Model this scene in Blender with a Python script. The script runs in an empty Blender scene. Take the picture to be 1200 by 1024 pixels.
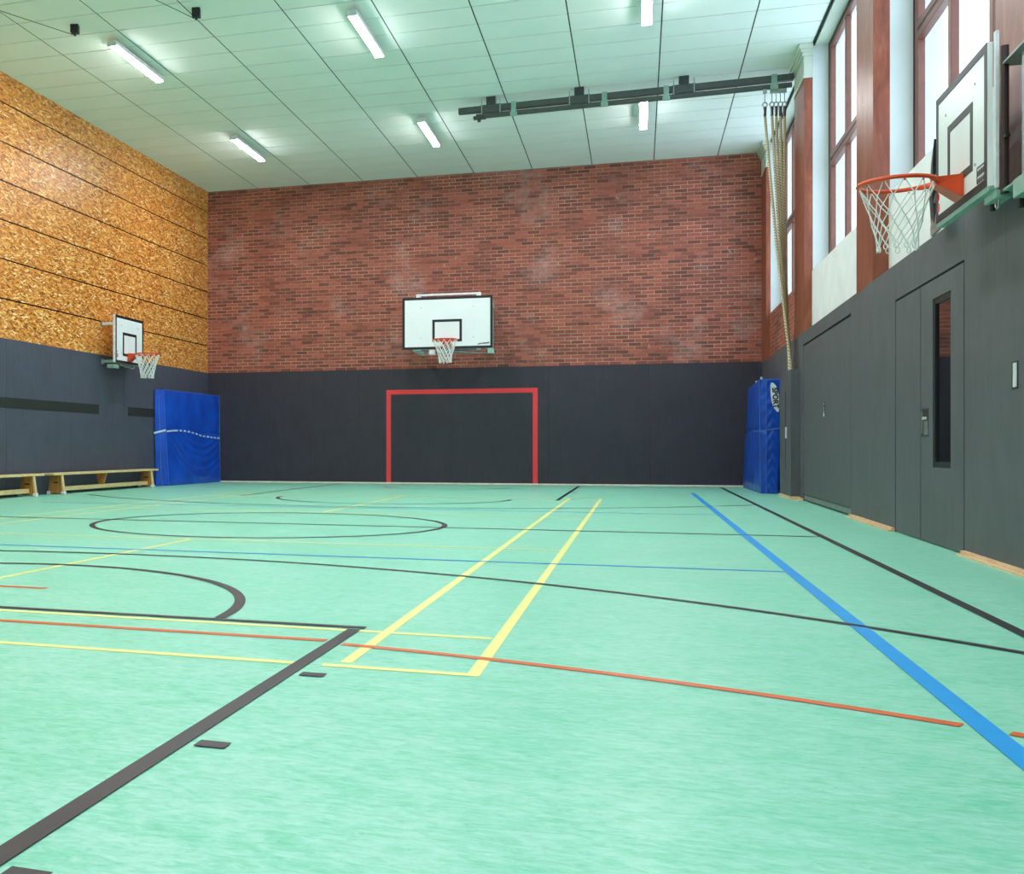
import bpy, bmesh, math, random
from mathutils import Vector, Matrix
random.seed(7)
PI = math.pi
S = bpy.context.scene
COL = S.collection

# ------------------------------------------------------------------ camera
F_PX, CX, CY = 1255.72, 307.25, 525.17
cam_data = bpy.data.cameras.new('camera')
cam_data.sensor_fit = 'HORIZONTAL'
cam_data.sensor_width = 36.0
cam_data.lens = F_PX / 1200.0 * 36.0
cam_data.shift_x = (600.0 - CX) / 1200.0
cam_data.shift_y = (CY - 512.0) / 1200.0
cam_data.clip_end = 200
cam = bpy.data.objects.new('camera', cam_data)
COL.objects.link(cam)
cam.location = (3.5539, -10.3299, 0.7669)
cam.rotation_euler = (PI / 2, 0, 0.337)
S.camera = cam

# ------------------------------------------------------------------ world, exposure
world = bpy.data.worlds.new('world')
S.world = world
world.use_nodes = True
wb = world.node_tree.nodes['Background']
wb.inputs['Color'].default_value = (0.72, 0.87, 1.0, 1)
wb.inputs['Strength'].default_value = 1.35
S.view_settings.view_transform = 'Standard'
S.view_settings.look = 'None'
S.view_settings.gamma = 1.0
S.view_settings.use_curve_mapping = False
S.view_settings.exposure = 1.55
LAMP_POWER = 42.0

# ------------------------------------------------------------------ room numbers
HC = 6.618            # ceiling
HB = 2.481            # dark wall panelling, back and left
HBR = 2.453           # dark wall panelling, right
def back_v(u): return 12.644 + 0.0496 * u
def left_u(v): return -5.80 + 0.0075 * v
def right_u(v): return 5.7785 + 0.0072 * v
V_FRONT = -14.5

# ------------------------------------------------------------------ helpers
class MB:
    """collects shapes into one bmesh"""
    def __init__(self): self.bm = bmesh.new()
    def hexa(self, p):           # 8 corners: bottom ring 0-3, top ring 4-7
        v = [self.bm.verts.new(q) for q in p]
        for f in ((3, 2, 1, 0), (4, 5, 6, 7), (0, 1, 5, 4), (1, 2, 6, 5), (2, 3, 7, 6), (3, 0, 4, 7)):
            self.bm.faces.new([v[i] for i in f])
        return self
    def box(self, x0, x1, y0, y1, z0, z1):
        if x0 > x1: x0, x1 = x1, x0
        if y0 > y1: y0, y1 = y1, y0
        return self.hexa([(x0, y0, z0), (x1, y0, z0), (x1, y1, z0), (x0, y1, z0),
                          (x0, y0, z1), (x1, y0, z1), (x1, y1, z1), (x0, y1, z1)])
    def bar(self, a, b, w, h, up=(0, 0, 1)):      # rectangular bar from a to b
        a, b = Vector(a), Vector(b); d = (b - a).normalized(); up = Vector(up)
        s = d.cross(up)
        if s.length < 1e-4: s = d.cross(Vector((1, 0, 0)))
        s.normalize(); t = s.cross(d).normalized(); s *= w / 2; t *= h / 2
        return self.hexa([a - s - t, a + s - t, a + s + t, a - s + t, b - s - t, b + s - t, b + s + t, b - s + t])
    def tube(self, pts, r, n=8, closed=False, cap=True):
        pts = [Vector(p) for p in pts]; m = len(pts); rings = []
        prev = None
        for i, p in enumerate(pts):
            if closed: d = pts[(i + 1) % m] - pts[(i - 1) % m]
            else: d = pts[min(i + 1, m - 1)] - pts[max(i - 1, 0)]
            d.normalize()
            if prev is None:
                s = d.cross(Vector((0, 0, 1)))
                if s.length < 0.05: s = d.cross(Vector((1, 0, 0)))
            else:
                s = prev - d * prev.dot(d)
                if s.length < 1e-5: s = d.cross(Vector((1, 0, 0)))
            s.normalize(); prev = s; t = d.cross(s)
            rr = r[i] if isinstance(r, (list, tuple)) else r
            rings.append([self.bm.verts.new(p + s * rr * math.cos(2 * PI * k / n) + t * rr * math.sin(2 * PI * k / n)) for k in range(n)])
        for i in range(m if closed else m - 1):
            A, B = rings[i], rings[(i + 1) % m]
            for k in range(n):
                self.bm.faces.new((A[k], A[(k + 1) % n], B[(k + 1) % n], B[k]))
        if cap and not closed:
            self.bm.faces.new(list(reversed(rings[0]))); self.bm.faces.new(rings[-1])
        return self
    def prism(self, poly, z0, z1):                # polygon in xy
        b = [self.bm.verts.new((x, y, z0)) for x, y in poly]; t = [self.bm.verts.new((x, y, z1)) for x, y in poly]
        n = len(poly)
        self.bm.faces.new(list(reversed(b))); self.bm.faces.new(t)
        for i in range(n): self.bm.faces.new((b[i], b[(i + 1) % n], t[(i + 1) % n], t[i]))
        return self
    def extrude(self, poly3, vec):                # any flat polygon pushed along vec
        vec = Vector(vec)
        b = [self.bm.verts.new(p) for p in poly3]; t = [self.bm.verts.new(Vector(p) + vec) for p in poly3]
        n = len(poly3)
        self.bm.faces.new(list(reversed(b))); self.bm.faces.new(t)
        for i in range(n): self.bm.faces.new((b[i], b[(i + 1) % n], t[(i + 1) % n], t[i]))
        return self
    def strip(self, left, right):                 # quad strip between two lists of points
        a = [self.bm.verts.new(p) for p in left]; b = [self.bm.verts.new(p) for p in right]
        for i in range(len(a) - 1): self.bm.faces.new((a[i], b[i], b[i + 1], a[i + 1]))
        return self
    def build(self, name, mat, parent=None, bevel=0, smooth=False, loc=None, rotz=None):
        bmesh.ops.recalc_face_normals(self.bm, faces=self.bm.faces)
        me = bpy.data.meshes.new(name); self.bm.to_mesh(me); self.bm.free()
        me.materials.append(mat)
        if smooth:
            for p in me.polygons: p.use_smooth = True
        o = bpy.data.objects.new(name, me); COL.objects.link(o)
        if parent is not None: o.parent = parent
        if loc is not None: o.location = loc
        if rotz is not None: o.rotation_euler = (0, 0, rotz)
        if bevel:
            md = o.modifiers.new('bevel', 'BEVEL'); md.width = bevel; md.segments = 2
            md.limit_method = 'ANGLE'; md.angle_limit = math.radians(35)
        return o

def tag(o, label, cat, group=None):
    o['label'] = label; o['category'] = cat
    if group: o['group'] = group
    return o
def thing(name, label, cat, loc=(0, 0, 0), rotz=0, group=None):
    o = bpy.data.objects.new(name, None); COL.objects.link(o)
    o.location = loc; o.rotation_euler = (0, 0, rotz); o.empty_display_size = 0.1
    return tag(o, label, cat, group)
def struct(o, label=None):
    o['kind'] = 'structure'
    if label: o['label'] = label
    return o
def dup_tree(root, loc, rotz=None, label=None, group=None):
    def kids(x): return [c for c in COL.objects if c.parent is x]
    r = root.copy(); COL.objects.link(r); r.location = loc
    if rotz is not None: r.rotation_euler = (0, 0, rotz)
    if label: r['label'] = label
    if group: r['group'] = group
    for ch in kids(root):
        c = ch.copy(); COL.objects.link(c); c.parent = r
        for g in kids(ch):
            d = g.copy(); COL.objects.link(d); d.parent = c
    return r

# ------------------------------------------------------------------ materials
def lin(c):
    return tuple((x / 12.92 if x <= 0.04045 else ((x + 0.055) / 1.055) ** 2.4) for x in [q / 255 for q in c]) + (1,)
class NT:
    def __init__(self, name):
        self.m = bpy.data.materials.new(name); self.m.use_nodes = True
        self.t = self.m.node_tree; self.b = self.t.nodes['Principled BSDF']
    def n(self, typ, **kw):
        x = self.t.nodes.new(typ)
        for k, v in kw.items():
            if k in x.inputs.keys() if isinstance(k, str) else False: x.inputs[k].default_value = v
            else: setattr(x, k, v)
        return x
    def l(self, a, b): self.t.links.new(a, b)
    def coord(self): return self.n('ShaderNodeTexCoord').outputs['Object']
    def mapping(self, src, scale=(1, 1, 1), rot=(0, 0, 0), loc=(0, 0, 0)):
        m = self.n('ShaderNodeMapping'); self.l(src, m.inputs['Vector'])
        m.inputs['Scale'].default_value = scale; m.inputs['Rotation'].default_value = rot; m.inputs['Location'].default_value = loc
        return m.outputs[0]
    def noise(self, src, scale, detail=3, rough=0.55, dist=0):
        x = self.n('ShaderNodeTexNoise'); self.l(src, x.inputs['Vector'])
        x.inputs['Scale'].default_value = scale; x.inputs['Detail'].default_value = detail
        x.inputs['Roughness'].default_value = rough; x.inputs['Distortion'].default_value = dist
        return x.outputs['Fac']
    def ramp(self, fac, stops):
        r = self.n('ShaderNodeValToRGB'); self.l(fac, r.inputs['Fac']); cr = r.color_ramp
        while len(cr.elements) > 1: cr.elements.remove(cr.elements[-1])
        cr.elements[0].position = stops[0][0]; cr.elements[0].color = stops[0][1]
        for p, c in stops[1:]:
            e = cr.elements.new(p); e.color = c
        return r.outputs['Color']
    def mix(self, fac, a, b, mode='MIX'):
        x = self.n('ShaderNodeMix'); x.data_type = 'RGBA'; x.blend_type = mode
        for val, i in ((fac, 0), (a, 6), (b, 7)):
            if hasattr(val, 'links') or isinstance(val, bpy.types.NodeSocket): self.l(val, x.inputs[i])
            else: x.inputs[i].default_value = val
        return x.outputs[2]
    def math(self, op, a, b=None):
        x = self.n('ShaderNodeMath'); x.operation = op
        for val, i in ((a, 0), (b, 1)):
            if val is None: continue
            if isinstance(val, bpy.types.NodeSocket): self.l(val, x.inputs[i])
            else: x.inputs[i].default_value = val
        return x.outputs[0]
    def bump(self, h, strength=0.3, dist=0.01):
        x = self.n('ShaderNodeBump'); self.l(h, x.inputs['Height'])
        x.inputs['Strength'].default_value = strength; x.inputs['Distance'].default_value = dist
        self.l(x.outputs[0], self.b.inputs['Normal'])
    def base(self, c):
        if isinstance(c, bpy.types.NodeSocket): self.l(c, self.b.inputs['Base Color'])
        else: self.b.inputs['Base Color'].default_value = c

def g(v): return (v, v, v, 1)
def simple(name, rgb, rough=0.5, metal=0.0, var=0.12, scale=12, spec=0.5, bump=0.0):
    t = NT(name); c = t.coord(); f = t.noise(c, scale, 4)
    a = lin(rgb)
    lo = tuple(x * (1 - var) for x in a[:3]) + (1,); hi = tuple(min(1, x * (1 + var)) for x in a[:3]) + (1,)
    t.base(t.ramp(f, [(0.3, lo), (0.7, hi)]))
    t.b.inputs['Roughness'].default_value = rough; t.b.inputs['Metallic'].default_value = metal
    t.b.inputs['Specular IOR Level'].default_value = spec
    if bump: t.bump(f, bump, 0.005)
    return t.m

def m_floor():
    t = NT('mint_linoleum'); c = t.coord()
    big = t.noise(t.mapping(c, (1, 1, 1)), 0.9, 4, 0.6)
    mid = t.noise(t.mapping(c, (0.55, 1.2, 1), (0, 0, 0.25)), 7, 6, 0.7, 0.4)
    fine = t.noise(t.mapping(c, (0.5, 1.3, 1), (0, 0, -0.15)), 34, 6, 0.75, 0.5)
    k1 = t.ramp(mid, [(0.34, lin((102, 212, 170))), (0.50, lin((148, 222, 198))), (0.68, lin((182, 234, 217)))])
    k2 = t.ramp(fine, [(0.34, lin((82, 196, 150))), (0.5, lin((150, 222, 198))), (0.66, lin((198, 240, 226)))])
    k = t.mix(0.5, k1, k2)
    k = t.mix(t.ramp(big, [(0.4, g(0.0)), (0.75, g(0.25))]), k, lin((96, 206, 164)))
    t.base(k)
    r = t.ramp(mid, [(0.3, g(0.33)), (0.7, g(0.42))]); t.l(r, t.b.inputs['Roughness'])
    t.b.inputs['Specular IOR Level'].default_value = 0.32
    t.bump(fine, 0.05, 0.002)
    return t.m

def m_brick(name, ax, dark=(92, 44, 38), red=(200, 102, 80)):
    t = NT(name); c = t.coord()
    sp = t.n('ShaderNodeSeparateXYZ'); t.l(c, sp.inputs[0])
    cb = t.n('ShaderNodeCombineXYZ'); t.l(sp.outputs[ax], cb.inputs[0]); t.l(sp.outputs['Z'], cb.inputs[1])
    uv = cb.outputs[0]
    br = t.n('ShaderNodeTexBrick'); t.l(uv, br.inputs['Vector']); br.offset = 0.5
    br.inputs['Scale'].default_value = 1.0; br.inputs['Brick Width'].default_value = 0.25; br.inputs['Row Height'].default_value = 0.075
    br.inputs['Mortar Size'].default_value = 0.0075; br.inputs['Mortar Smooth'].default_value = 0.15; br.inputs['Bias'].default_value = 0.1
    br.inputs['Color1'].default_value = lin(dark); br.inputs['Color2'].default_value = lin(red)
    br.inputs['Mortar'].default_value = lin((172, 140, 118))
    n1 = t.noise(t.mapping(uv, (1, 2.2, 1)), 1.1, 4, 0.6)
    n2 = t.noise(uv, 22, 4, 0.7)
    k = t.mix(t.ramp(n1, [(0.38, g(0)), (0.66, g(0.3))]), br.outputs['Color'], lin((166, 78, 60)))
    k = t.mix(0.55, k, t.ramp(n2, [(0.3, g(0.35)), (0.7, g(0.95))]), 'MULTIPLY')
    k = t.mix(0.08, k, lin((190, 90, 70)), 'MIX')
    # mortar stays pale
    k = t.mix(br.outputs['Fac'], k, t.ramp(n1, [(0.35, lin((120, 92, 80))), (0.65, lin((196, 160, 140)))]))
    # lime bloom: soft pale patches and small white spots
    bl = t.noise(t.mapping(uv, (1, 0.8, 1), (0, 0, 0), (3.1, 0.7, 0)), 0.75, 6, 0.62)
    bl = t.math('MULTIPLY', t.ramp(bl, [(0.54, g(0)), (0.72, g(0.42))]), t.ramp(t.noise(uv, 9, 3), [(0.35, g(0.3)), (0.6, g(1))]))
    k = t.mix(bl, k, lin((205, 188, 186)))
    sp2 = t.noise(uv, 6.5, 2, 0.5)
    sp3 = t.math('MULTIPLY', t.ramp(sp2, [(0.70, g(0)), (0.76, g(0.8))]), t.ramp(t.noise(uv, 60, 2), [(0.5, g(0)), (0.6, g(1))]))
    k = t.mix(sp3, k, lin((225, 215, 210)))
    t.base(k); t.b.inputs['Roughness'].default_value = 0.62
    h = t.math('SUBTRACT', t.math('MULTIPLY', n2, 0.3), br.outputs['Fac'])
    t.bump(h, 0.5, 0.006)
    return t.m

def m_osb():
    t = NT('strand_board'); c = t.coord()
    sp = t.n('ShaderNodeSeparateXYZ'); t.l(c, sp.inputs[0])
    cb = t.n('ShaderNodeCombineXYZ'); t.l(sp.outputs['Y'], cb.inputs[0]); t.l(sp.outputs['Z'], cb.inputs[1])
    uv = cb.outputs[0]
    def flakes(rot, off, sc):
        v = t.n('ShaderNodeTexVoronoi'); v.voronoi_dimensions = '2D'
        t.l(t.mapping(t.mapping(uv, (1, 1, 1), (0, 0, rot), (off, off * 0.7, 0)), (0.34, 1.35, 1)), v.inputs['Vector'])
        v.inputs['Scale'].default_value = sc; v.inputs['Randomness'].default_value = 1
        s = t.n('ShaderNodeSeparateColor'); t.l(v.outputs['Color'], s.inputs[0])
        return s.outputs[0], s.outputs[1]
    a, am = flakes(0.38, 0.0, 34); b, bm_ = flakes(-0.42, 3.3, 33); d, dm = flakes(0.02, 7.9, 36)
    f = t.mix(t.math('GREATER_THAN', am, 0.5), b, a)
    f = t.mix(t.math('GREATER_THAN', dm, 0.66), f, d)
    k = t.ramp(f, [(0.0, lin((128, 62, 18))), (0.12, lin((176, 96, 34))), (0.40, lin((214, 132, 50))), (0.75, lin((238, 164, 78))), (0.93, lin((246, 196, 120))), (1.0, lin((255, 232, 184)))])
    big = t.noise(uv, 1.2, 3)
    k = t.mix(t.ramp(big, [(0.35, g(0.0)), (0.7, g(0.3))]), k, lin((196, 112, 44)))
    t.base(k); t.b.inputs['Roughness'].default_value = 0.38; t.b.inputs['Specular IOR Level'].default_value = 0.5
    t.bump(f, 0.15, 0.003)
    return t.m

def m_panel(name, rgb, axis='Y'):
    t = NT(name); c = t.coord()
    sc = (1, 1, 1)
    streak = t.noise(t.mapping(c, (9, 9, 0.7)), 3.0, 5, 0.6, 0.5)
    big = t.noise(c, 1.7, 4, 0.6, 1.2)
    fine = t.noise(c, 70, 3)
    a = lin(rgb)
    lo = tuple(x * 0.80 for x in a[:3]) + (1,); hi = tuple(x * 1.28 for x in a[:3]) + (1,)
    k = t.mix(0.5, t.ramp(streak, [(0.3, lo), (0.72, hi)]), t.ramp(big, [(0.3, lo), (0.75, hi)]))
    scuff = t.noise(t.mapping(c, (1, 1, 0.35), (0.5, 0.3, 0)), 5.5, 5, 0.7, 1.5)
    k = t.mix(t.ramp(scuff, [(0.66, g(0)), (0.78, g(0.16))]), k, lin((120, 128, 132)))
    t.base(k); t.b.inputs['Roughness'].default_value = 0.55; t.b.inputs['Specular IOR Level'].default_value = 0.45
    t.bump(fine, 0.08, 0.001)
    return t.m

def m_plaster(name, rgb, var=0.1):
    t = NT(name); c = t.coord(); a = lin(rgb)
    n1 = t.noise(c, 3, 5, 0.6); n2 = t.noise(c, 40, 3)
    k = t.ramp(n1, [(0.3, tuple(x * (1 - var) for x in a[:3]) + (1,)), (0.7, a)])
    t.base(k); t.b.inputs['Roughness'].default_value = 0.75; t.bump(n2, 0.2, 0.003); return t.m

def m_red_column():
    t = NT('red_brown_paint'); c = t.coord()
    n1 = t.noise(t.mapping(c, (3, 3, 0.8)), 2.5, 5, 0.65, 1.0); n2 = t.noise(c, 55, 2)
    k = t.ramp(n1, [(0.3, lin((120, 58, 40))), (0.55, lin((146, 76, 52))), (0.75, lin((172, 102, 76)))])
    k = t.mix(t.ramp(t.noise(c, 13, 2), [(0.77, g(0)), (0.79, g(0.85))]), k, lin((225, 200, 180)))
    t.base(k); t.b.inputs['Roughness'].default_value = 0.38; t.bump(n1, 0.15, 0.01); return t.m

def m_wood(name, lo, hi, ax=(1, 8, 8)):
    t = NT(name); c = t.coord()
    n1 = t.noise(t.mapping(c, ax), 5, 4, 0.6, 0.8)
    t.base(t.ramp(n1, [(0.3, lin(lo)), (0.7, lin(hi))])); t.b.inputs['Roughness'].default_value = 0.4
    return t.m

def m_rope():
    t = NT('hemp_rope'); c = t.coord()
    w = t.n('ShaderNodeTexWave'); w.wave_type = 'BANDS'; w.bands_direction = 'DIAGONAL'
    t.l(t.mapping(c, (1, 1, 0.7)), w.inputs['Vector']); w.inputs['Scale'].default_value = 22; w.inputs['Distortion'].default_value = 0.6
    t.base(t.ramp(w.outputs['Fac'], [(0.1, lin((160, 140, 104))), (0.5, lin((216, 196, 158))), (0.9, lin((242, 228, 200)))]))
    t.b.inputs['Roughness'].default_value = 0.85; t.bump(w.outputs['Fac'], 0.8, 0.01); return t.m

def m_vinyl():
    t = NT('blue_vinyl'); c = t.coord(); n1 = t.noise(c, 2.2, 4); n2 = t.noise(t.mapping(c, (1, 1, 1)), 14, 3, 0.6, 1.5)
    t.base(t.ramp(n1, [(0.3, lin((8, 62, 172))), (0.7, lin((16, 88, 212)))]))
    t.b.inputs['Roughness'].default_value = 0.33; t.b.inputs['Specular IOR Level'].default_value = 0.5
    t.bump(n2, 0.25, 0.012); return t.m

def m_emit(name, col, st):
    t = NT(name); t.base((0.9, 0.9, 0.9, 1)); t.b.inputs['Emission Color'].default_value = col
    t.b.inputs['Emission Strength'].default_value = st; return t.m

def m_window_glass():
    t = NT('window_glass'); nt = t.t
    tr = t.n('ShaderNodeBsdfTransparent'); tr.inputs[0].default_value = (0.93, 0.96, 0.98, 1)
    gl = t.n('ShaderNodeBsdfGlossy'); gl.inputs['Roughness'].default_value = 0.05
    mx = t.n('ShaderNodeMixShader'); mx.inputs[0].default_value = 0.06
    t.l(tr.outputs[0], mx.inputs[1]); t.l(gl.outputs[0], mx.inputs[2])
    t.l(mx.outputs[0], nt.nodes['Material Output'].inputs['Surface']); return t.m

M = {}
M['floor'] = m_floor()
M['brick'] = m_brick('red_brick', 'X')
M['brick_side'] = m_brick('red_brick_side', 'Y')
M['osb'] = m_osb()
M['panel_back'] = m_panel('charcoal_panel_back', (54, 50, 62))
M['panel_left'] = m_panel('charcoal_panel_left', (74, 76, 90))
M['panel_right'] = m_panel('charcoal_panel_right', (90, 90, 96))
M['gap'] = simple('dark_gap', (10, 11, 12), 0.9, var=0.1)
M['band'] = simple('dark_band', (34, 34, 32), 0.7)
M['plaster'] = m_plaster('white_plaster', (244, 240, 242))
M['pale_plaster'] = m_plaster('pale_plaster', (214, 222, 224), 0.06)
M['column'] = m_red_column()
M['capital'] = m_plaster('cream_moulding', (206, 214, 200), 0.05)
M['ceiling'] = simple('ceiling_panel', (240, 246, 240), 0.85, var=0.02, scale=2, spec=0.15)
M['grid'] = simple('ceiling_joint', (40, 52, 46), 0.8)
M['joint'] = simple('ceiling_thin_joint', (44, 58, 52), 0.9)
M['wood'] = m_wood('pale_birch', (222, 184, 124), (244, 216, 164), (6, 1, 6))
M['wood_orange'] = m_wood('orange_birch', (176, 106, 48), (214, 148, 78), (6, 6, 1))
M['skirting'] = m_wood('pine_skirting', (222, 178, 132), (246, 214, 176), (6, 1, 6))
M['skirting_white'] = simple('cream_skirting', (235, 222, 205), 0.5)
M['board'] = simple('white_board', (238, 242, 244), 0.3, var=0.02, scale=3)
M['black'] = simple('black_paint', (22, 22, 26), 0.45)
M['plum'] = simple('dark_brown_paint', (52, 36, 38), 0.45)
M['orange'] = simple('orange_steel', (232, 74, 24), 0.35, var=0.06)
M['net'] = simple('white_cord', (240, 240, 238), 0.8, var=0.02)
M['steel'] = simple('galvanised_steel', (170, 176, 176), 0.35, 0.7)
M['white_steel'] = simple('white_steel', (226, 228, 232), 0.4)
M['green_steel'] = simple('green_zinc_steel', (150, 184, 172), 0.4, 0.35)
M['dark_steel'] = simple('dark_grey_steel', (70, 74, 76), 0.4, 0.4)
M['rail'] = simple('grey_rail', (84, 90, 88), 0.45, 0.3)
M['frame'] = simple('window_frame_paint', (116, 70, 58), 0.4, var=0.1)
M['frame_dark'] = simple('window_seal', (44, 28, 26), 0.6)
M['vinyl'] = m_vinyl()
M['strap'] = simple('white_webbing', (190, 214, 240), 0.6)
M['seam'] = simple('light_blue_piping', (86, 130, 205), 0.5)
M['rope'] = m_rope()
M['housing'] = simple('lamp_housing', (220, 228, 226), 0.5)
M['lamp'] = m_emit('lamp_diffuser', (0.97, 0.98, 1.0, 1), LAMP_POWER)
M['glass'] = m_window_glass()
M['door_glass'] = simple('dark_glass', (12, 12, 16), 0.04, spec=0.9)
M['red'] = simple('red_paint', (246, 62, 68), 0.45, var=0.05)
M['l_black'] = simple('floor_black', (40, 36, 46), 0.4, var=0.1)
M['l_yellow'] = simple('floor_yellow', (253, 245, 150), 0.4, var=0.05)
M['l_blue'] = simple('floor_blue', (0, 160, 240), 0.4, var=0.04)
M['l_orange'] = simple('floor_orange', (226, 104, 42), 0.4, var=0.06)

# ------------------------------------------------------------------ window portals (daylight only enters through the windows)
BAYS = [(7.93, 12.14), (2.78, 6.93), (-2.14, 1.91), (-7.1, -3.05), (-12.05, -8.0)]
ZS = 3.33
for a, b in BAYS:
    ld = bpy.data.lights.new('daylight', 'AREA'); ld.shape = 'RECTANGLE'
    ld.size = b - a; ld.size_y = HC - ZS; ld.cycles.is_portal = True
    lo = bpy.data.objects.new('daylight', ld); COL.objects.link(lo)
    lo.location = (6.45, (a + b) / 2, (ZS + HC) / 2); lo.rotation_euler = (0, -PI / 2 * -1, 0)
    lo.rotation_euler = (0, PI / 2, 0)

# ------------------------------------------------------------------ floor
fl = MB().hexa([(-6.2, V_FRONT - .3, -0.2), (6.6, V_FRONT - .3, -0.2), (6.6, 13.4, -0.2), (-6.2, 13.4, -0.2),
                (-6.2, V_FRONT - .3, 0), (6.6, V_FRONT - .3, 0), (6.6, 13.4, 0), (-6.2, 13.4, 0)]).build('floor', M['floor'])
struct(fl, 'mint green marbled sports floor')

def line_seg(name, mat, a, b, w, z, label=None):
    a, b = Vector(a), Vector(b); d = (b - a).normalized(); s = Vector((-d.y, d.x)) * (w / 2)
    mb = MB(); pts = [a - s, b - s, b + s, a + s]
    mb.prism([(p.x, p.y) for p in pts], z - 0.0006, z)
    o = mb.build(name, mat, fl)
    if label: o['label'] = label
    return o
def line_arc(name, mat, c, r, a0, a1, w, z, n=96, label=None):
    mb = MB(); L, R = [], []
    for i in range(n + 1):
        a = a0 + (a1 - a0) * i / n
        L.append((c[0] + (r - w / 2) * math.cos(a), c[1] + (r - w / 2) * math.sin(a), z))
        R.append((c[0] + (r + w / 2) * math.cos(a), c[1] + (r + w / 2) * math.sin(a), z))
    mb.strip(L, R); o = mb.build(name, mat, fl)
    if label: o['label'] = label
    return o
zy, zo, zb, zk = 0.0015, 0.0022, 0.0029, 0.0036
Y, K, B_, O = M['l_yellow'], M['l_black'], M['l_blue'], M['l_orange']
# yellow badminton court
for s in (-1, 1):
    line_seg('badminton_sideline', Y, (s * 3.03, -6.70), (s * 3.03, 6.70), 0.045, zy)
    line_seg('badminton_sideline', Y, (s * 2.57, -6.62), (s * 2.57, 6.70), 0.045, zy)
    y = s * 6.68
    line_seg('badminton_baseline', Y, (-2.40, y), (2.40, y), 0.045, zy + .0002)
    line_seg('badminton_baseline', Y, (2.50, y), (3.05, y), 0.045, zy + .0002)
    line_seg('badminton_baseline', Y, (-3.05, y), (-2.50, y), 0.045, zy + .0002)
    line_seg('badminton_service_line', Y, (-3.03, s * 5.955), (3.00, s * 5.955), 0.045, zy + .0001)
    line_seg('badminton_service_line', Y, (-3.03, s * 2.0), (3.03, s * 2.0), 0.045, zy + .0001)
    line_seg('badminton_centre_line', Y, (0, s * 2.0), (0, s * 6.68), 0.045, zy + .0003)
# blue volleyball lines
line_seg('volleyball_sideline', B_, (4.455, -12.0), (4.44, 9.35), 0.066, zb + .0002)
line_seg('volleyball_attack_line', B_, (-4.44, -2.99), (4.42, -2.99), 0.04, zb)
line_seg('volleyball_attack_line', B_, (-4.44, 3.02), (4.42, 3.02), 0.03, zb)
# black basketball lines
line_seg('basketball_sideline', K, (5.04, -12.3), (5.085, 12.2), 0.055, zk)
line_seg('basketball_centre_line', K, (-5.07, 0), (5.04, 0), 0.05, zk)
line_arc('basketball_centre_circle', K, (0, 0), 1.775, 0, 2 * PI, 0.055, zk, 160)
line_arc('free_throw_arc', K, (0, -5.89), 1.775, 0.035, PI - 0.035, 0.055, zk)
line_arc('free_throw_arc', K, (0, 5.89), 1.775, PI, 2 * PI, 0.055, zk)
line_seg('free_throw_line', K, (-2.45, -5.875), (2.46, -5.875), 0.05, zk)
line_seg('key_side_line', K, (2.425, -12.0), (2.425, -5.93), 0.055, zk)
line_seg('key_side_line', K, (-2.425, -12.0), (-2.425, -5.93), 0.055, zk)
line_seg('key_side_line', K, (2.44, 5.93), (2.44, 12.1), 0.055, zk)
line_seg('key_side_line', K, (-2.5, 5.93), (-2.5, 12.1), 0.055, zk)
for yy in (-7.76, -6.855, -8.66, -9.56, 8.99):
    line_seg('key_tick_mark', K, (2.475, yy), (2.56, yy), 0.055, zk)
line_seg('key_tick_mark', K, (-2.64, 8.99), (-2.55, 8.99), 0.055, zk)
def arc_between(cy_, r, side, sgn):      # three-point arc clipped to |u|<5.06
    a = math.acos(5.05 / r)
    if sgn > 0: return line_arc('three_point_arc', K, (0, cy_), r, a, PI - a, 0.05, zk, 128)
    return line_arc('three_point_arc', K, (0, cy_), r, PI + a, 2 * PI - a, 0.05, zk, 128)
arc_between(-9.833, 6.482, 0, 1)
arc_between(10.12, 6.84, 0, -1)
line_arc('no_charge_arc', K, (0, 10.85), 1.27, PI + 0.5, 2 * PI - 0.15, 0.05, zk, 64)
# orange handball lines
line_seg('goal_area_line', O, (-1.5, -6.215), (2.385, -6.215), 0.05, zo)
def qarc(c, r, a0, a1): return line_arc('goal_area_line', O, c, r, a0, a1, 0.05, zo, 40)
cc = (1.62, -12.235)
qarc(cc, 6.02, math.acos((4.40 - 1.62) / 6.02), math.acos((2.465 - 1.62) / 6.02))
qarc(cc, 6.02, 0.1, math.acos((4.50 - 1.62) / 6.02))
line_seg('penalty_mark', O, (-0.5, -5.19), (0.5, -5.19), 0.05, zo)

# ------------------------------------------------------------------ back wall
uL, uR = -5.98, 6.2
def bw(u, off, z): return (u, back_v(u) - off, z)      # off = distance into the room
w = MB().hexa([bw(uL, -0.3, 0), bw(uR, -0.3, 0), bw(uR, 0, 0), bw(uL, 0, 0), bw(uL, -0.3, HC + .2), bw(uR, -0.3, HC + .2), bw(uR, 0, HC + .2), bw(uL, 0, HC + .2)]).build('wall_back', M['brick'])
struct(w, 'red brick upper wall at the far end')
mb = MB(); edges = [uL, -4.2, -2.2, -0.2, 1.8, 3.8, uR]
for i in range(len(edges) - 1):
    a, b = edges[i] + (0.0015 if i else 0), edges[i + 1] - (0.0015 if i < len(edges) - 2 else 0)
    mb.hexa([bw(a, 0, 0), bw(b, 0, 0), bw(b, 0.025, 0), bw(a, 0.025, 0), bw(a, 0, HB), bw(b, 0, HB), bw(b, 0.025, HB), bw(a, 0.025, HB)])
struct(mb.build('trim_1', M['panel_back']), 'charcoal impact panelling along the foot of the brick wall')
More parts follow.
